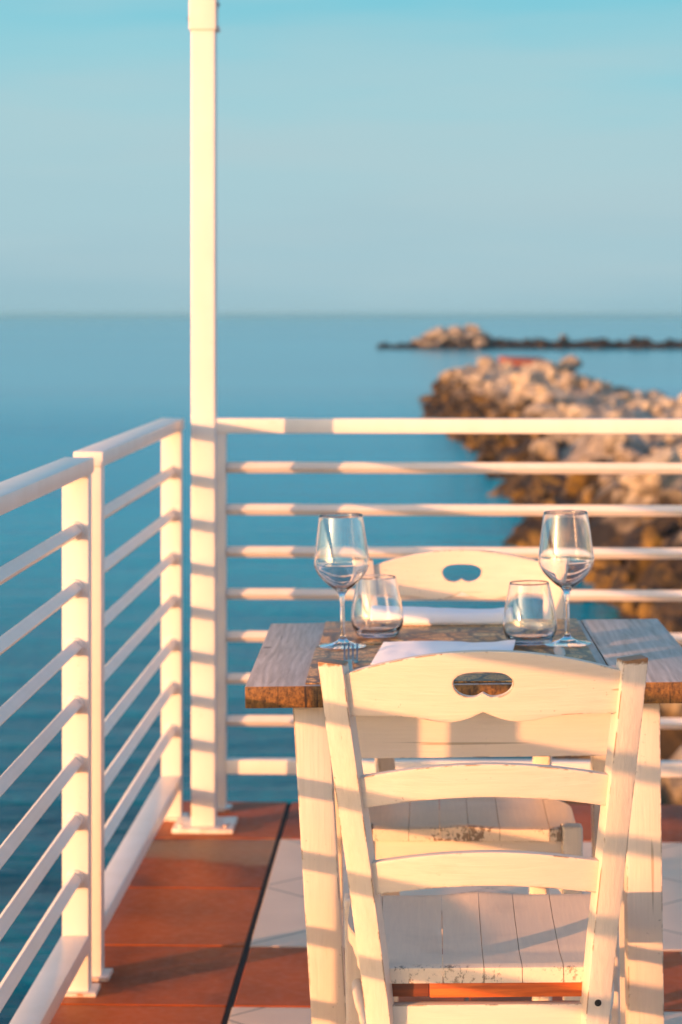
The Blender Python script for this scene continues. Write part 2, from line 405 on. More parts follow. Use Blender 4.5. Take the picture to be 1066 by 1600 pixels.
def thing(name, loc, label, cat, group=None, rot=(0, 0, 0)):
    o = bpy.data.objects.new(name, None); C.objects.link(o); o.location = loc; o.rotation_euler = rot; o.empty_display_size = .1
    return tag(o, label, cat, group)
def copy_tree(o, parent=None):
    c = o.copy(); C.objects.link(c)
    if parent is not None: c.parent = parent
    for ch in list(o.children): copy_tree(ch, c)
    return c

# ---------------------------------------------------------------- sea
SEA = -1.7
bm = bmesh.new()
box(bm, -6000, 6000, -300, 12000, SEA - 3, SEA)
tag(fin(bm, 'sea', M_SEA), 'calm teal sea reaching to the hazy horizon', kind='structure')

# ---------------------------------------------------------------- deck floor
XJ = -.390; XL = -.755; XR = 4.6; YN = -2.6; YF = 6.605
bm = bmesh.new(); box(bm, XL, XR, YN, YF - .002, -.20, -.012)
deck = fin(bm, 'deck_floor', M_CONC); tag(deck, 'concrete deck slab under the tiles at the water edge', kind='structure')
bm = bmesh.new(); box(bm, XL + .002, XR - .002, YN + .002, YF - .004, -.0118, -.006); fin(bm, 'grout_bed', M_GROUT, deck)
bm = bmesh.new(); box(bm, XJ - .0058, XJ + .0058, YN + .01, YF - .005, -.0058, -.003); fin(bm, 'joint_seal', M_JOINT, deck)
rows = [6.135, 5.60, 5.087, 4.645]
while rows[-1] > YN + .5: rows.append(rows[-1] - .455)
ys = [YF] + rows + [YN]
bm = bmesh.new(); g_ = .0045
for a, b in zip(ys, ys[1:]):                 # border column beside the railing
    box(bm, XL, XJ - .006, b + g_, a - g_, -.011, 0)
def band(y0, y1):
    x = XJ + .004
    while x < XR - .02:
        x2 = min(x + .455, XR); box(bm, x + g_, x2 - g_, y0 + g_, y1 - g_, -.011, 0); x = x2
band(6.135, YF); band(4.645, 5.087); band(3.14, 3.58); band(1.6, 2.05)
for f in bm.faces: f.smooth = False
fin(bm, 'terracotta_tiles', M_TERRA, deck, bev=.0015, seg=1)
bm = bmesh.new()
for a, b in ((5.087, 6.135), (3.58, 4.645), (2.05, 3.14), (YN, 1.6)): box(bm, XJ + .006, XR, a + g_, b - g_, -.011, 0)
fin(bm, 'cream_tiles', M_CREAM, deck, bev=.0015, seg=1)
bm = bmesh.new()
for x in (-.5, 2.0, 4.3):
    for y in (-2, 2, 6.2): box(bm, x - .15, x + .15, y - .15, y + .15, SEA - 2, -.20)
fin(bm, 'deck_pier', M_CONC, deck)

# ---------------------------------------------------------------- railings
ZB = [.917, .804, .690, .577, .4625, .349, .236]
def bar_bm(p0, p1, r=.0155):
    bm = bmesh.new(); p0 = Vector(p0); p1 = Vector(p1); d = (p1 - p0).normalized(); s_ = d.cross(Vector((0, 0, 1)))
    sweep(bm, [p0, p1], lambda i: [s_ * r, Vector((0, 0, r)), -s_ * r, Vector((0, 0, -r))]); return bm
def flange_bm(c, d):
    bm = bmesh.new(); c = Vector(c); tube(bm, c, c + Vector(d) * .007, .019, .017, 16); return bm
def side_panel(y0, y1, label, dz=0, dx=0):
    t = thing('railing_panel', (-.697 + dx, y0, 0), label, 'railing', 'white railing panels round the deck')
    L = y1 - y0; h = .026
    for y in (0, L - .05):
        bx('post', MP, t, -h, h, y, y + .05, .008, 1.0195 + dz, .003)
        bx('foot_plate', MPR, t, -.034, .042, y - .012, y + .062, 0, .008, .001)
    bx('top_rail', MP, t, -h - .004, h + .004, -.003, L + .003, 1.0195 + dz, 1.05 + dz, .003)
    bx('base_rail', MP, t, -h - .001, h + .001, .0505, L - .0505, .085, .118, .003)
    for z in ZB:
        o = fin(bar_bm((0, .05, z + dz - .008), (0, L - .05, z + dz - .008)), 'bar', MP, t, bev=.002, seg=2)
        fin(flange_bm((0, L - .0505, z + dz - .008), (0, -1, 0)), 'collar', MP, o, True)
    return t
side_panel(3.215, 4.755, 'white railing panel nearest the camera on the left, running out of the picture edge')
side_panel(4.815, 6.40, 'white railing panel between the left corner post and the panel in front of it', .008, .010)
side_panel(1.56, 3.137, 'white railing panel on the left beside the camera, outside the picture')
t = thing('railing_panel', (-.6, 6.47, 0), 'long white railing panel across the back of the deck, facing the sea', 'railing', 'white railing panels round the deck')
for x in (.0, 1.62, 3.24):
    bx('post', MP, t, x, x + .047, .0, .045, .008, 1.015, .003); bx('foot_plate', MPR, t, x - .012, x + .06, -.012, .057, 0, .008, .001)
bx('top_rail', MP, t, -.004, 3.30, -.003, .048, 1.0145, 1.0535, .004)
for x0, x1 in ((.0475, 1.6195), (1.6675, 3.2395)):
    bx('base_rail', MP, t, x0, x1, .002, .044, .099, .137, .003)
    for z in ZB: fin(bar_bm((x0, .022, z + .004), (x1, .022, z + .004)), 'bar', MP, t, bev=.002)
for z in (ZB[0], ZB[6]): fin(bar_bm((-.043, .022, z + .004), (-.0005, .022, z + .004), .013), 'link_bar', MP, t, bev=.002)

# tall post
p = thing('tall_post', (-.589, 6.247, 0), 'tall white square post on a rusty base plate, rising out of the picture', 'post')
bx('shaft', MP, p, -.0315, .0305, -.031, .031, .012, 2.08, .004, 3)
sv = bx('upper_shaft', MP, p, -.0365, .0335, -.036, .036, 2.0655, 3.3, .004, 3)
bx('base_plate', MPR, p, -.079, .079, -.062, .10, 0, .012, .002)
bx('clamp', MP, p, .0338, .040, -.02, .02, 2.066, 2.078, .001)
for z, x0, x1 in ((2.10, -.0425, -.0368), (2.135, .0338, .0395)):
    bm = bmesh.new(); tube(bm, (x0, 0, z), (x1, 0, z), .006, .006); fin(bm, 'screw', M_STEEL, p, True)
for x in (-.058, .058):
    bm = bmesh.new(); tube(bm, (x, -.04, .012), (x, -.04, .019), .007, .006, 6); fin(bm, 'bolt', MPR, p)

# ---------------------------------------------------------------- table
ROLL = R(-.9); TX, TY, TZ = .0705, 3.722, .764
tb = thing('dining_table', (TX + .0117, TY, 0), 'rustic table with limed grey plank top and cream painted legs', 'table', rot=(0, ROLL, R(.8)))
bm = bmesh.new(); W2, D = .359, .765; bw = 2 * W2 / 5
for i in range(5):
    x0 = -W2 + i * bw; j0, j1 = random.uniform(-.002, .002), random.uniform(-.004, .004)
    box(bm, x0 + .0006, x0 + bw - .0006, j0 * .5, D + j1, TZ - .034, TZ + random.uniform(-.0006, .0006))
fin(bm, 'tabletop', M_TABLE, tb, True, .0025, 2)
def leg(x, y, dxb, m=PWT[2]):
    bm = bmesh.new(); a = .0275
    P = [(x - a + dxb, y - .025, 0), (x + a + dxb, y - .025, 0), (x + a + dxb, y + .03, 0), (x - a + dxb, y + .03, 0)]
    P += [(x - a, y - .025, TZ - .0345), (x + a, y - .025, TZ - .0345), (x + a, y + .03, TZ - .0345), (x - a, y + .03, TZ - .0345)]
    hexa(bm, P); fin(bm, 'leg', m, tb, True, .003, 2)
leg(-.259, .055, .032); leg(.255, .055, -.002); leg(-.259, .71, .0); leg(.255, .71, .0)
for y in (.048, .70): bx('apron', PWT[0], tb, -.2315, .2275, y, y + .02, .642, TZ - .0345, .002)
for x in (-.268, .25): bx('side_apron', PWT[1], tb, x, x + .018, .0855, .6845, .642, TZ - .0345, .002)

def tz(x): return TZ + .0006 + (x - TX) * math.sin(-ROLL)

# ---------------------------------------------------------------- chairs
def rake(z): return .03 - .03 * z / .40 if z < .40 else -.088 * ((z - .40) / .485) ** 1.08
def pc(z): return .149 - .007 * z / .387 if z < .387 else .142 + .0538 * max(0, (z - .387) / .498) ** 1.08
def plank(name, mat, t, hw, top, bot, bow=.016, th=.017, hole=None, n=44, off=-.001):
    """curved board: outline top(x), bot(x); optional (hw, top(x), bot(x)) hand hole"""
    bm = bmesh.new(); xs = sorted(set([-hw + 2 * hw * i / n for i in range(n + 1)] + ([-hole[0] + 2 * hole[0] * i / 24 for i in range(25)] if hole else [])))
    up, lo = [], []
    K = 4
    for x in xs:
        T, B = top(x), bot(x)
        if hole and abs(x) <= hole[0] + 1e-9: ht, hb = hole[1](x), hole[2](x)
        else: ht = hb = hole[3] if hole else (T + B) / 2
        up.append([bm.verts.new((x, 0, ht + (T - ht) * k / K)) for k in range(K + 1)])
        lo.append([bm.verts.new((x, 0, B + (hb - B) * k / K)) for k in range(K + 1)])
    for S in (up, lo):
        for a, b in zip(S, S[1:]):
            for k in range(K): bm.faces.new((a[k], b[k], b[k + 1], a[k + 1]))
    bmesh.ops.remove_doubles(bm, verts=bm.verts, dist=2e-5)
    r = bmesh.ops.extrude_face_region(bm, geom=list(bm.faces))
    nv = [v for v in r['geom'] if isinstance(v, bmesh.types.BMVert)]
    for v in nv: v.co.y = th
    bmesh.ops.recalc_face_normals(bm, faces=bm.faces)
    ed = [e for e in bm.edges if len(e.link_faces) == 2 and e.calc_face_angle(0) > R(60)]
    bmesh.ops.bevel(bm, geom=ed, offset=.0018, segments=2, affect='EDGES', profile=.6)
    for v in bm.verts: v.co.y += off - th / 2 - bow * (1 - (v.co.x / hw) ** 2) + rake(v.co.z)
    return fin(bm, name, mat, t, True)
def make_chair(label):
    t = thing('wooden_chair', (0, 0, 0), label, 'chair', 'cream wooden chairs at the table')
    for s in (-1, 1):
        # back post: square section turned outwards, leaning back towards the top
        bm = bmesh.new(); a = R(12) * s; ca, sa = math.cos(a), math.sin(a)
        zs = [0, .2, .387, .42, .5, .6, .7, .8, .875]
        def ring(i, ca=ca, sa=sa):
            hx, hy = .0168, .0172
            return [(x * ca - y * sa, x * sa + y * ca, (x * .10 if i == len(zs) - 1 else 0) * s) for x, y in ((-hx, -hy), (hx, -hy), (hx, hy), (-hx, hy))]
        sweep(bm, [(s * pc(z), rake(z), z + (.008 if z == .875 else 0)) for z in zs], ring)
        post = fin(bm, 'back_post', M_POST, t, True, .0025, 2, 50)
        # front leg reaching up to the corner of the seat
        bm = bmesh.new()
        hexa(bm, [(s * .187 - .017, .372, 0), (s * .187 + .017, .372, 0), (s * .187 + .017, .41, 0), (s * .187 - .017, .41, 0),
                  (s * .186 - .0185, .370, .4635), (s * .186 + .0185, .370, .4635), (s * .186 + .0185, .410, .4635), (s * .186 - .0185, .410, .4635)])
        lg = fin(bm, 'front_leg', PW[2], t, True, .006, 3)
        bm = bmesh.new(); tube(bm, (s * .186 - .006 * s, .3685, .446), (s * .186 - .006 * s, .3705, .446), .0075, .0075, 16); fin(bm, 'wood_plug', M_PLUG, lg, True)
        # turned side rungs
        for z in (.415, .335, .16):
            bm = bmesh.new(); x0, x1 = s * .186, s * (pc(z) + .004)
            tube(bm, (x0, .376, z), (x1, rake(z) + .012, z), .01, n=14, mid=[(0, .0095), (.12, .0115), (.3, .0125), (.42, .0105), (.5, .0125), (.58, .0105), (.7, .0125), (.88, .0115), (1, .0095)])
            fin(bm, 'side_rung', PW[1], t, True)
    # seat of planks, scooped; each plank an island, one mesh
    cuts = [-.1965, -.146, -.058, -.003, .048,   .103, .1965]
    def hwid(y):
        u = min(1, y / .25); return .133 + .061 * u * u * (3 - 2 * u)
    def zt(x, y):
        u = x / .19; v = (y - .205) / .205
        s_ = .0125 * max(0, 1 - abs(u) ** 3.0) * max(0, 1 - abs(v) ** 2.6)
        rid = .0045 * math.exp(-((v + .42 + .25 * u * u) / .11) ** 2) * max(0, 1 - u * u)
        return .4625 - s_ - rid * .6 + .0035 * math.exp(-(u / .22) ** 2) * max(0, v) * 1.4
    bm = bmesh.new(); NY = 34
    for c0, c1 in zip(cuts, cuts[1:]):
        c1 -= .0009; nx = max(3, int((c1 - c0) / .008)); gt, gb = [], []
        for j in range(NY + 1):
            y = .409 * j / NY; lim = hwid(y)
            # front corners are cut out round the legs
            if y > .366: lim = min(lim, .1660)
            rt, rb = [], []
            for i in range(nx + 1):
                x = c0 + (c1 - c0) * i / nx; x = max(-lim, min(lim, x))
                ed = min(1, min(y, .409 - y) / .007); z = zt(x, y) - .004 * (1 - ed) ** 2
                rt.append(bm.verts.new((x, y, z))); rb.append(bm.verts.new((x, y, .4385)))
            gt.append(rt); gb.append(rb)
        def q(*v):
            if (v[0].co - v[1].co).length + (v[2].co - v[3].co).length < 1e-7: return
            try: bm.faces.new(v)
            except ValueError: pass
        for j in range(NY):
            for i in range(nx):
                a, b, c, d = gt[j][i], gt[j][i + 1], gt[j + 1][i + 1], gt[j + 1][i]
                if (a.co.x == b.co.x and c.co.x == d.co.x): continue
                q(a, b, c, d); q(gb[j + 1][i], gb[j + 1][i + 1], gb[j][i + 1], gb[j][i])
            q(gt[j][0], gt[j + 1][0], gb[j + 1][0], gb[j][0]); q(gt[j][nx], gb[j][nx], gb[j + 1][nx], gt[j + 1][nx])
        for i in range(nx):
            q(gt[0][i], gb[0][i], gb[0][i + 1], gt[0][i + 1]); q(gt[NY][i], gt[NY][i + 1], gb[NY][i + 1], gb[NY][i])
    me = bpy.data.meshes.new('seat'); bmesh.ops.dissolve_degenerate(bm, dist=1e-6, edges=bm.edges); bmesh.ops.recalc_face_normals(bm, faces=bm.faces); bm.to_mesh(me); bm.free()
    for p_ in me.polygons: p_.use_smooth = True
    me.set_sharp_from_angle(angle=R(45))
    link('seat', me, MSEAT, t)
    bx('batten', M_BAT, t, -.0765, .127, .004, .030, .418, .4380, .0015)
    bx('dark_batten', M_BATD, t, -.133, -.0775, .0055, .030, .419, .4380, .0015)
    bx('front_apron', PW[0], t, -.1685, .1685, .384, .402, .385, .4380, .0015)
    bx('rear_rail', PW[0], t, -.134, .134, .0, .018, .345, .4095, .0015)
    bx('front_stretcher', PW[0], t, -.1695, .1695, .385, .40, .20, .235, .0015)
    # two arched slats and the shaped top board with its hand hole
    plank('slat', PW[0], t, .160, lambda x: .627 - .0165 * abs(x / .150) ** 1.9, lambda x: .581 - .0150 * abs(x / .150) ** 1.9)
    plank('slat', PW[0], t, .172, lambda x: .7465 - .0185 * abs(x / .160) ** 1.9, lambda x: .702 - .0165 * abs(x / .160) ** 1.9)
    def lobe(x):
        u = abs(x) / .174
        return .8115 - .0085 * math.exp(-((u - .27) / .21) ** 2) + .0065 * math.exp(-(u / .085) ** 1.3) - .0005 * u
    def crown(x):
        u = abs(x) / .174
        return .8975 - .0285 * (u ** 2.0) * (1.0 if u < 1 else 1)
    hz = .855; hh = .0385
    def htop(x):
        u = abs(x) / hh
        return hz + .0145 * math.sqrt(max(0, 1 - u ** 3.2))
    def hbot(x):
        u = abs(x) / hh
        return hz - math.sqrt(max(0, 1 - u ** 3.2)) * (.0190 - .0060 * math.exp(-(u / .16) ** 1.4))
    plank('top_board', PW[0], t, .187, crown, lobe, hole=(hh, htop, hbot, hz), n=60)
    bm = bmesh.new(); z = .4165; a = R(12)
    c = Vector((pc(z), rake(z), z)) + Vector((math.sin(a) * .0175 - .002, -math.cos(a) * .0175, 0))
    d = Vector((math.sin(a), -math.cos(a), 0))
    tube(bm, c - d * .004, c + d * .0012, .0052, .0046, 18); tube(bm, c + d * .0013, c + d * .0022, .0026, .0022, 12)
    fin(bm, 'screw', M_DARK, t, True)
    return t
ch = make_chair('front cream wooden chair, back towards us, in sharp focus before the table')
ch.location = (.081, 3.235, 0); ch.rotation_euler = (0, R(-1.0), 0)
c2 = copy_tree(ch); c2['label'] = 'far cream wooden chair facing us across the table, against the back railing'
c2.scale = (.97, .98, .981); c2.location = (.062, 4.545, 0); c2.rotation_euler = (0, R(.3), R(180))

# ---------------------------------------------------------------- things on the table
def mat_obj(x0, x1, y0, y1, label):
    t = thing('placemat', ((x0 + x1) / 2, (y0 + y1) / 2, tz((x0 + x1) / 2)), label, 'placemat', 'brown placemats', (0, ROLL, R(.5)))
    a, b = (x1 - x0) / 2, (y1 - y0) / 2
    bx('sheet', M_MAT, t, -a, a, -b, b, 0, .0022, .0006)
    return t
mat_obj(-.197, .266, 3.730, 4.150, 'brown patterned placemat on the near side, under the flat napkin and glasses')
mat_obj(-.195, .268, 4.172, 4.480, 'brown patterned placemat on the far side, under the rolled napkin')
MZ = .0024
def napkin(name, loc, lx, ly, th, label, rz, layers, wob, seed):
    bm = bmesh.new()
    for L in range(layers):
        z0 = th * L / layers; z1 = th * (L + 1) / layers - .0006; nx, ny = 40, 24
        sh = (L - layers / 2) * .003
        def pt(i, j, z, top):
            x = -lx / 2 + lx * i / nx; y = -ly / 2 + ly * j / ny + sh * .5
            n1 = noise.noise(Vector((x * 11 + seed, y * 9, L * 3.1))) * wob + noise.noise(Vector((x * 34 + seed, y * 15, L))) * wob * .35
            e = min(1, min(i, nx - i) / 3) * min(1, min(j, ny - j) / 4)
            zc = (z0 + z1) / 2; k = .35 + .65 * math.sqrt(e)
            return (x + n1 * .6, y + n1 * .8, max(0.0001 if L == 0 else -1, zc + (z - zc) * k + (n1 * (1 if top or L else 0)) * (L + 1) / layers))
        T = [[bm.verts.new(pt(i, j, z1, True)) for i in range(nx + 1)] for j in range(ny + 1)]
        B = [[bm.verts.new(pt(i, j, z0, False)) for i in range(nx + 1)] for j in range(ny + 1)]
        for j in range(ny):
            for i in range(nx):
                bm.faces.new((T[j][i], T[j][i + 1], T[j + 1][i + 1], T[j + 1][i])); bm.faces.new((B[j + 1][i], B[j + 1][i + 1], B[j][i + 1], B[j][i]))
            bm.faces.new((T[j][0], T[j + 1][0], B[j + 1][0], B[j][0])); bm.faces.new((T[j][nx], B[j][nx], B[j + 1][nx], T[j + 1][nx]))
        for i in range(nx):
            bm.faces.new((T[0][i], B[0][i], B[0][i + 1], T[0][i + 1])); bm.faces.new((T[ny][i], T[ny][i + 1], B[ny][i + 1], B[ny][i]))
    o = fin(bm, name, M_CLOTH, None, True); o.location = loc; o.rotation_euler = (0, ROLL, rz); return tag(o, label, 'napkin', 'white cloth napkins')
napkin('napkin', (.022, 3.985, tz(.022) + MZ), .222, .262, .013, 'flat folded white napkin on the near placemat, behind the front chair', R(-3.5), 2, .0048, 3)
# rolled napkin: a soft folded bundle
bm = bmesh.new(); N = 40; prof = [(-.5, .02), (-.5, .35), (-.44, .72), (-.25, .93), (0, 1.0), (.28, .97), (.45, .8), (.5, .5), (.5, .1), (.4, 0), (-.4, 0)]
def nring(i):
    x = i / N; o = []
    for k, (a, b) in enumerate(prof):
        n1 = noise.noise(Vector((x * 3.2 + k * .12, b * 1.4, 5.2))) * .0045 + noise.noise(Vector((x * 9, k * .5, 1))) * .0018
        o.append((0, a * .062 + n1 * .6, b * (.030 + .0035 * math.sin(x * 5.5 + 1)) + (n1 if b > .2 else 0)))
    return o
sweep(bm, [(-.128 + .256 * i / N, 0, 0) for i in range(N + 1)], nring)
me = bpy.data.meshes.new('napkin'); bmesh.ops.recalc_face_normals(bm, faces=bm.faces); bmesh.ops.bevel(bm, geom=[e for e in bm.edges if e.calc_face_angle(0) > R(70)], offset=.003, segments=2, affect='EDGES'); bm.to_mesh(me); bm.free()
for p_ in me.polygons: p_.use_smooth = True
o = link('napkin', me, M_CLOTH); o.location = (.014, 4.43, tz(.014) + MZ); o.rotation_euler = (0, ROLL, R(-1)); sub = o.modifiers.new('s', 'SUBSURF'); sub.levels = sub.render_levels = 1
tag(o, 'thick rolled white napkin in front of the far chair', 'napkin', 'white cloth napkins')

wine = spline([(.041, .0012), (.0405, .0028), (.030, .0045), (.014, .0085), (.0062, .0150), (.0042, .030), (.0040, .055), (.0044, .082), (.0085, .0935), (.022, .106), (.0365, .122), (.0437, .1365), (.0447, .146), (.0425, .168), (.0388, .198), (.0352, .2255)], 5)
wine_in = spline([(.0343, .2255), (.0379, .198), (.0416, .168), (.0438, .1462), (.0427, .1372), (.0355, .1235), (.021, .1085), (.008, .0995), (.0, .0978)], 5)
wine = [(r_ * (1.06 if z_ > .1 else 1), z_) for r_, z_ in wine]; wine_in = [(r_ * 1.06, z_) for r_, z_ in wine_in]
def wine_glass(x, y, label):
    o = lathe('wine_glass', [(0, .0012)] + wine + [(.0369, .2260)] + wine_in, M_GLASS, n=64)
    o.location = (x, y, tz(x) + MZ + .0003); o.rotation_euler = (0, ROLL, 0); return tag(o, label, 'wine glass', 'stemmed wine glasses')
tum = spline([(.031, .0008), (.036, .003), (.0415, .012), (.0462, .026), (.0460, .040), (.0420, .066), (.0375, .088), (.0338, .1045)], 5)
tum_in = spline([(.0328, .1045), (.0363, .088), (.0407, .066), (.0446, .040), (.0447, .028), (.040, .0165), (.030, .0105), (.012, .0088), (.0, .0085)], 5)
def tumbler(x, y, label):
    o = lathe('tumbler', [(0, .0016), (.022, .0016), (.027, .0006)] + tum + [(.0333, .1050)] + tum_in, M_GLASS, n=64)
    o.location = (x, y, tz(x) + MZ + .0003); o.rotation_euler = (0, ROLL, 0); return tag(o, label, 'tumbler', 'stemless glass tumblers')
wine_glass(-.152, 4.130, 'empty stemmed wine glass on the left, behind the fork')
wine_glass(.2310, 4.130, 'empty stemmed wine glass on the right, beside the bare table boards')
tumbler(-.0957, 4.262, 'stemless tumbler on the left, partly behind the wine glass stem and near the rolled napkin')
tumbler(.1680, 4.145, 'stemless tumbler on the right, at the end of the flat napkin')

# fork: four tines forward
fk = thing('fork', (-.1330, 3.985, tz(-.1330) + MZ), 'steel table fork with tines pointing away, left of the flat napkin', 'fork', rot=(0, ROLL, R(1)))
bm = bmesh.new()
for k in range(4):
    x = -.0103 + .00687 * k
    pts = [(x, 0, .0255), (x, -.012, .0185), (x, -.026, .0115), (x, -.040, .0065), (x, -.052, .0045)]
    sweep(bm, pts, lambda i: [(-.0014 + .0006 * (i == 0), 0, -.0008), (.0014 - .0006 * (i == 0), 0, -.0008), (.0014 - .0006 * (i == 0), 0, .0008), (-.0014 + .0006 * (i == 0), 0, .0008)])
fin(bm, 'tine_row', M_STEEL, fk, True)
bm = bmesh.new(); hp = [(-.0495, .0122, .0045), (-.058, .0115, .0035), (-.068, .0065, .0040), (-.080, .0035, .0075), (-.10, .0033, .0125), (-.14, .0045, .0120), (-.18, .0072, .0050), (-.193, .006, .0030), (-.197, .002, .0025)]
sweep(bm, [(0, y, z) for y, w_, z in hp], lambda i: [(-hp[i][1], 0, -.001), (hp[i][1], 0, -.001), (hp[i][1] * .8, 0, .0012), (-hp[i][1] * .8, 0, .0012)])
fin(bm, 'handle', M_STEEL, fk, True)
kn = thing('table_knife', (.2125, 4.072, tz(.2125) + MZ), 'steel table knife with rounded tip by the right wine glass', 'knife', rot=(0, ROLL, R(-1)))
bm = bmesh.new(); hp = [(0, .001), (-.003, .005), (-.009, .0078), (-.02, .009), (-.06, .0095), (-.095, .0085), (-.10, .005)]
sweep(bm, [(0, y, .0032) for y, w_ in hp], lambda i: [(-hp[i][1], 0, -.0009), (hp[i][1], 0, -.0009), (hp[i][1], 0, .0009), (-hp[i][1], 0, .0014)])
fin(bm, 'blade', M_STEEL, kn, True)
bm = bmesh.new(); hp = [(-.0995, .0045), (-.115, .006), (-.16, .0075), (-.20, .0082), (-.208, .004)]
sweep(bm, [(0, y, .0036) for y, w_ in hp], lambda i: [(-hp[i][1], 0, -.002), (hp[i][1], 0, -.002), (hp[i][1] * .8, 0, .003), (-hp[i][1] * .8, 0, .003)])
fin(bm, 'handle', M_STEEL, kn, True)

# ---------------------------------------------------------------- rock jetty and breakwater
def lerp_tab(tab, y):
    for (a, *va), (b, *vb) in zip(tab, tab[1:]):
        if y <= b:
            t_ = max(0, (y - a) / (b - a)); return [p + (q - p) * t_ for p, q in zip(va, vb)]
    return list(tab[-1][1:])
# y, x of left waterline, x of right waterline, crest z
JT = [(7.3, .75, 9.5, -1.0), (12, .65, 9.5, -.98), (16.5, .8, 9.3, -.95), (24, 1.25, 9.2, -.92), (34, 1.0, 9.0, -.85), (44, 1.0, 8.3, -.72), (58, .45, 7.5, -.72), (73, -.2, 6.9, -.72), (86, -.65, 6.3, -.74), (95, .4, 5.9, -.8), (104, 1.8, 5.2, -1.1), (110, 3.2, 4.5, -1.8)]
def jet_z(x, y):
    xl, xr, zc = lerp_tab(JT, y); wob = .5 * noise.noise(Vector((y * .35, 3, 0))) + .35 * noise.noise(Vector((y * 1.1, 8, 0)))
    xl += wob; d = min(x - xl, xr - x)
    if d < -1.2: return SEA - 1.2
    p_ = min(1, max(0, (d + .15) / 2.1)) ** .62 if d > -.15 else 0
    z = SEA - .6 + (zc - SEA + .6) * p_ if d > -.15 else SEA - .6 + d * .5
    return z - .08 + (noise.noise(Vector((x * .9, y * .6, 1))) * .55 + noise.noise(Vector((x * 2.6, y * 1.8, 4))) * .26) * (p_ if d > 0 else .3)
bm = bmesh.new(); ysr = []; y = 7.3
while y < 112: ysr.append(y); y += .16 + y * .006
xsr = [-3 + .17 * i for i in range(82)]
G = [[bm.verts.new((x, y, jet_z(x, y))) for x in xsr] for y in ysr]
for a, b in zip(G, G[1:]):
    for i in range(len(xsr) - 1): bm.faces.new((a[i], a[i + 1], b[i + 1], b[i]))
tag(fin(bm, 'rock_jetty', M_CORE), 'long low ridge of broken rock running out to sea', kind='structure')
def rock_mesh(k):
    rnd = random.Random(k * 13 + 5); bm = bmesh.new(); bmesh.ops.create_icosphere(bm, subdivisions=4, radius=1)
    pl = [(Vector((rnd.gauss(0, 1), rnd.gauss(0, 1), rnd.gauss(0, 1))).normalized(), rnd.uniform(.55, .85)) for _ in range(13)]
    for v in bm.verts:
        d = v.co.normalized(); r = 1.0
        for n_, dist in pl:
            c_ = d.dot(n_)
            if c_ > .05: r = min(r, dist / c_)
        r += noise.noise(d * 2.1 + Vector((k * 7, 0, 0))) * .10 + noise.noise(d * 6 + Vector((k, 3, 0))) * .045 + noise.noise(d * 15 + Vector((k, 9, 2))) * .018
        v.co = d * r
    bmesh.ops.scale(bm, vec=(1, rnd.uniform(.75, 1), rnd.uniform(.6, .8)), verts=bm.verts)
    me = bpy.data.meshes.new('boulder'); bm.to_mesh(me); bm.free(); me.materials.append(M_ROCK)
    for p_ in me.polygons: p_.use_smooth = True
    me.set_sharp_from_angle(angle=R(28))
    return me
RM = [rock_mesh(k) for k in range(10)]
M_ROCKP = rock_mat('breakwater_pale_rock', -1.25, .3)
RMF = []; RMP = []
for m in RM[:5]:
    q_ = m.copy(); q_.materials.clear(); q_.materials.append(M_ROCKF); RMF.append(q_)
    q_ = m.copy(); q_.materials.clear(); q_.materials.append(M_ROCKP); RMP.append(q_)
rr = random.Random(21)
def boulder(x, y, z, s, label, group, meshes=RM, flat=1):
    o = bpy.data.objects.new('boulder', rr.choice(meshes)); C.objects.link(o)
    o.location = (x, y, z); o.scale = (s, s * rr.uniform(.8, 1.1), s * rr.uniform(.7, 1) * flat); o.rotation_euler = (rr.uniform(-.4, .4), rr.uniform(-.4, .4), rr.uniform(0, 6.28))
    return tag(o, label, 'boulder', group)
LJ = 'weathered boulder heaped on the broad top of the rock jetty'
for k in range(238):
    u = rr.random(); y = 8.5 + 98 * u ** 1.5; xl, xr, zc = lerp_tab(JT, y)
    side = rr.random()
    x = xl + rr.uniform(.1, 2.4) if side < .62 else rr.uniform(xl + 1, min(xr, xl + 7.5))
    s = rr.uniform(.24, .50) if side < .62 else rr.uniform(.3, .72)
    if y > 88 and abs(x - 3.75) < 1.9: x += 2.6 if x > 3.75 else -2.6
    z = jet_z(x, y) + s * (.35 if side < .62 else .12)
    if y > 78: boulder(x, y, z, s, 'boulder at the far tip of the rock jetty', 'boulders at the jetty tip')
    elif x - xl < 1.3: boulder(x, y, z, s, 'boulder at the left waterline of the rock jetty', 'boulders along the left waterline of the jetty')
    else: boulder(x, y, z, s, LJ, 'boulders on top of the jetty')
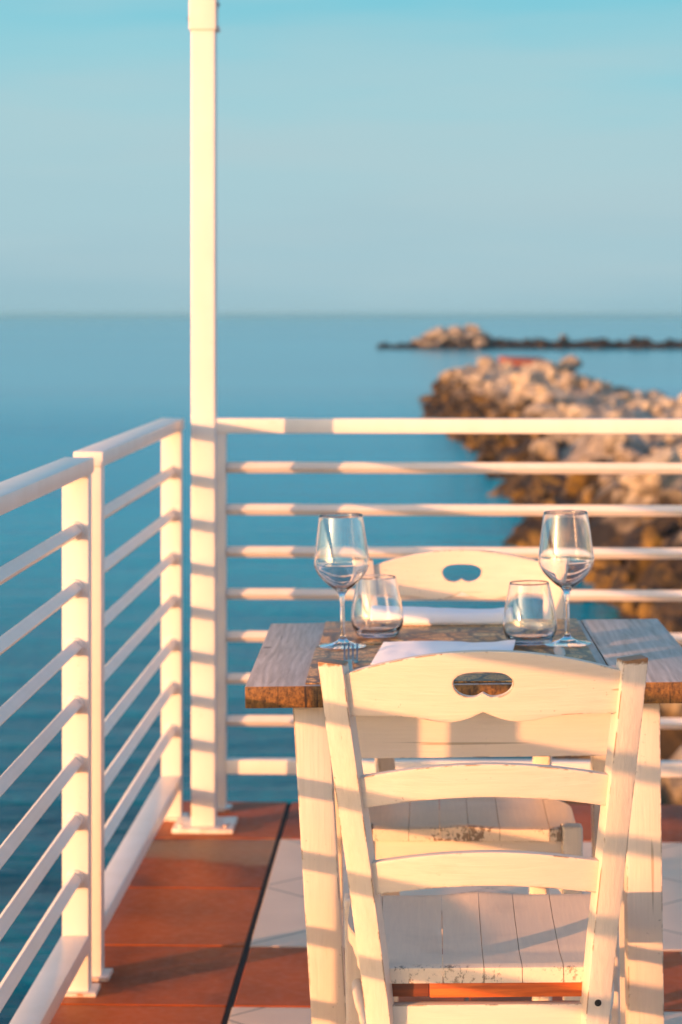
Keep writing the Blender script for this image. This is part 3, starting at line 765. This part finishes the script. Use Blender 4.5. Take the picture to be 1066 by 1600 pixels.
# countless smaller broken stones between the boulders: one mesh
vs, fs = [], []
unit = []
for k in range(6):
    b_ = bmesh.new(); bmesh.ops.create_icosphere(b_, subdivisions=2, radius=1); rnd = random.Random(k)
    pl = [(Vector((rnd.gauss(0, 1), rnd.gauss(0, 1), rnd.gauss(0, 1))).normalized(), rnd.uniform(.5, .8)) for _ in range(9)]
    P_ = []
    for v in b_.verts:
        d = v.co.normalized(); q1 = 1.0
        for n_, dist in pl:
            if d.dot(n_) > .05: q1 = min(q1, dist / d.dot(n_))
        P_.append(d * q1)
    b_.verts.ensure_lookup_table(); unit.append((P_, [[v.index for v in f.verts] for f in b_.faces])); b_.free()
for k in range(1700):
    u = rr.random(); y = 8.5 + 98 * u ** 1.35; xl, xr, zc = lerp_tab(JT, y)
    x = xl + (rr.uniform(.05, 2.2) if rr.random() < .5 else rr.uniform(.5, max(1, min(xr, xl + 8) - xl)))
    s_ = rr.uniform(.07, .22); z = jet_z(x, y) + s_ * .3; M3 = Euler((rr.uniform(0, 6), rr.uniform(0, 6), rr.uniform(0, 6))).to_matrix(); P_, F_ = unit[k % 6]; o0 = len(vs)
    vs += [tuple(M3 @ p_ * s_ + Vector((x, y, z))) for p_ in P_]; fs += [[o0 + i for i in f] for f in F_]
me = bpy.data.meshes.new('rubble'); me.from_pydata(vs, [], fs)
tag(link('rubble', me, M_ROCK), 'broken stones filling the gaps between the boulders of the jetty', 'rubble', kind='stuff')
# two pale heads near the tip of the jetty, one each side of the red slab
boulder(2.2, 96, -.72, .6, 'pale boulder at the jetty tip, left of the red slab', None)
boulder(5.4, 96, -.68, .7, 'pale boulder at the jetty tip, right of the red slab', None)
M_RED = solid('red_slab_paint', (.36, .10, .05), .8)
bm = bmesh.new(); box(bm, -.85, .8, -1.3, 1.3, -.13, .13)
o = fin(bm, 'slab', M_RED, None, True, .05, 2); o.location = (3.6, 93, -.46); o.rotation_euler = (R(3), R(2), R(8))
tag(o, 'flat red slab lying on top of the far end of the jetty', 'slab')
# pale blocks close behind the railing on the right
for i, (x, y, z, s, lb) in enumerate([(1.95, 13.8, -1.05, .95, 'large pale boulder behind the right end of the table top'), (1.55, 11.2, -1.0, .62, 'pale boulder behind the base rail on the right picture edge'),
                       (2.0, 9.6, -.85, .75, 'pale boulder just beyond the deck edge at the lower right'), (1.02, 12.6, -1.25, .42, 'grey boulder seen under the right end of the table apron')]):
    boulder(x, y, z, s, lb, None)
# breakwater far out
def bw_z(x, y):
    d = min(x + 5.2, 60 - x); c = 1 - abs(y - 222) / 4.2
    if c < 0 or d < 0: return SEA - .5
    top = .30 + .5 * min(1, max(0, (x + 5) / 4)) + 1.15 * math.exp(-((x - 2.0) / 3.0) ** 4) + .3 * noise.noise(Vector((x * .55, 9, 0))) + .25 * noise.noise(Vector((x * 1.9, 3, 0)))
    return SEA - .1 + top * min(1, c * 1.6) + noise.noise(Vector((x * .8, y * .5, 2))) * .35 * min(1, c * 3)
bm = bmesh.new(); G = [[bm.verts.new((-6 + .35 * i, 217 + .8 * j, bw_z(-6 + .35 * i, 217 + .8 * j))) for i in range(180)] for j in range(13)]
for a, b in zip(G, G[1:]):
    for i in range(179): bm.faces.new((a[i], a[i + 1], b[i + 1], b[i]))
tag(fin(bm, 'breakwater', M_ROCKF), 'low dark breakwater of rock lying parallel to the horizon', kind='structure')
for k in range(62):
    x = (-2.2 + 8 * rr.random()) if k < 26 else 5.5 + 21 * (k - 26 + rr.random()) / 36; pale = x < 5.8
    yb_ = 219 + rr.uniform(-.8, 2); boulder(x, yb_, bw_z(x, yb_) + rr.uniform(-.1, .15), rr.uniform(.25, .8) if pale else rr.uniform(.25, .6), 'small rough boulder piled on the far breakwater', 'boulders of the far breakwater', RMP if pale else RMF)

# ---------------------------------------------------------------- sea air
bm = bmesh.new(); box(bm, -6100, 6100, -400, 12100, SEA - 4, 3.9)
g = NG('sea_air'); g.t.nodes.remove(g.b); pv = g.n('ShaderNodeVolumePrincipled'); pv.inputs['Density'].default_value = .00020
pv.inputs['Color'].default_value = (.34, .74, .90, 1); pv.inputs['Anisotropy'].default_value = .2
g.l(pv.outputs[0], [n_ for n_ in g.t.nodes if n_.type == 'OUTPUT_MATERIAL'][0].inputs['Volume'])
tag(fin(bm, 'haze', g.m), 'thin pale sea air over the water', kind='stuff')
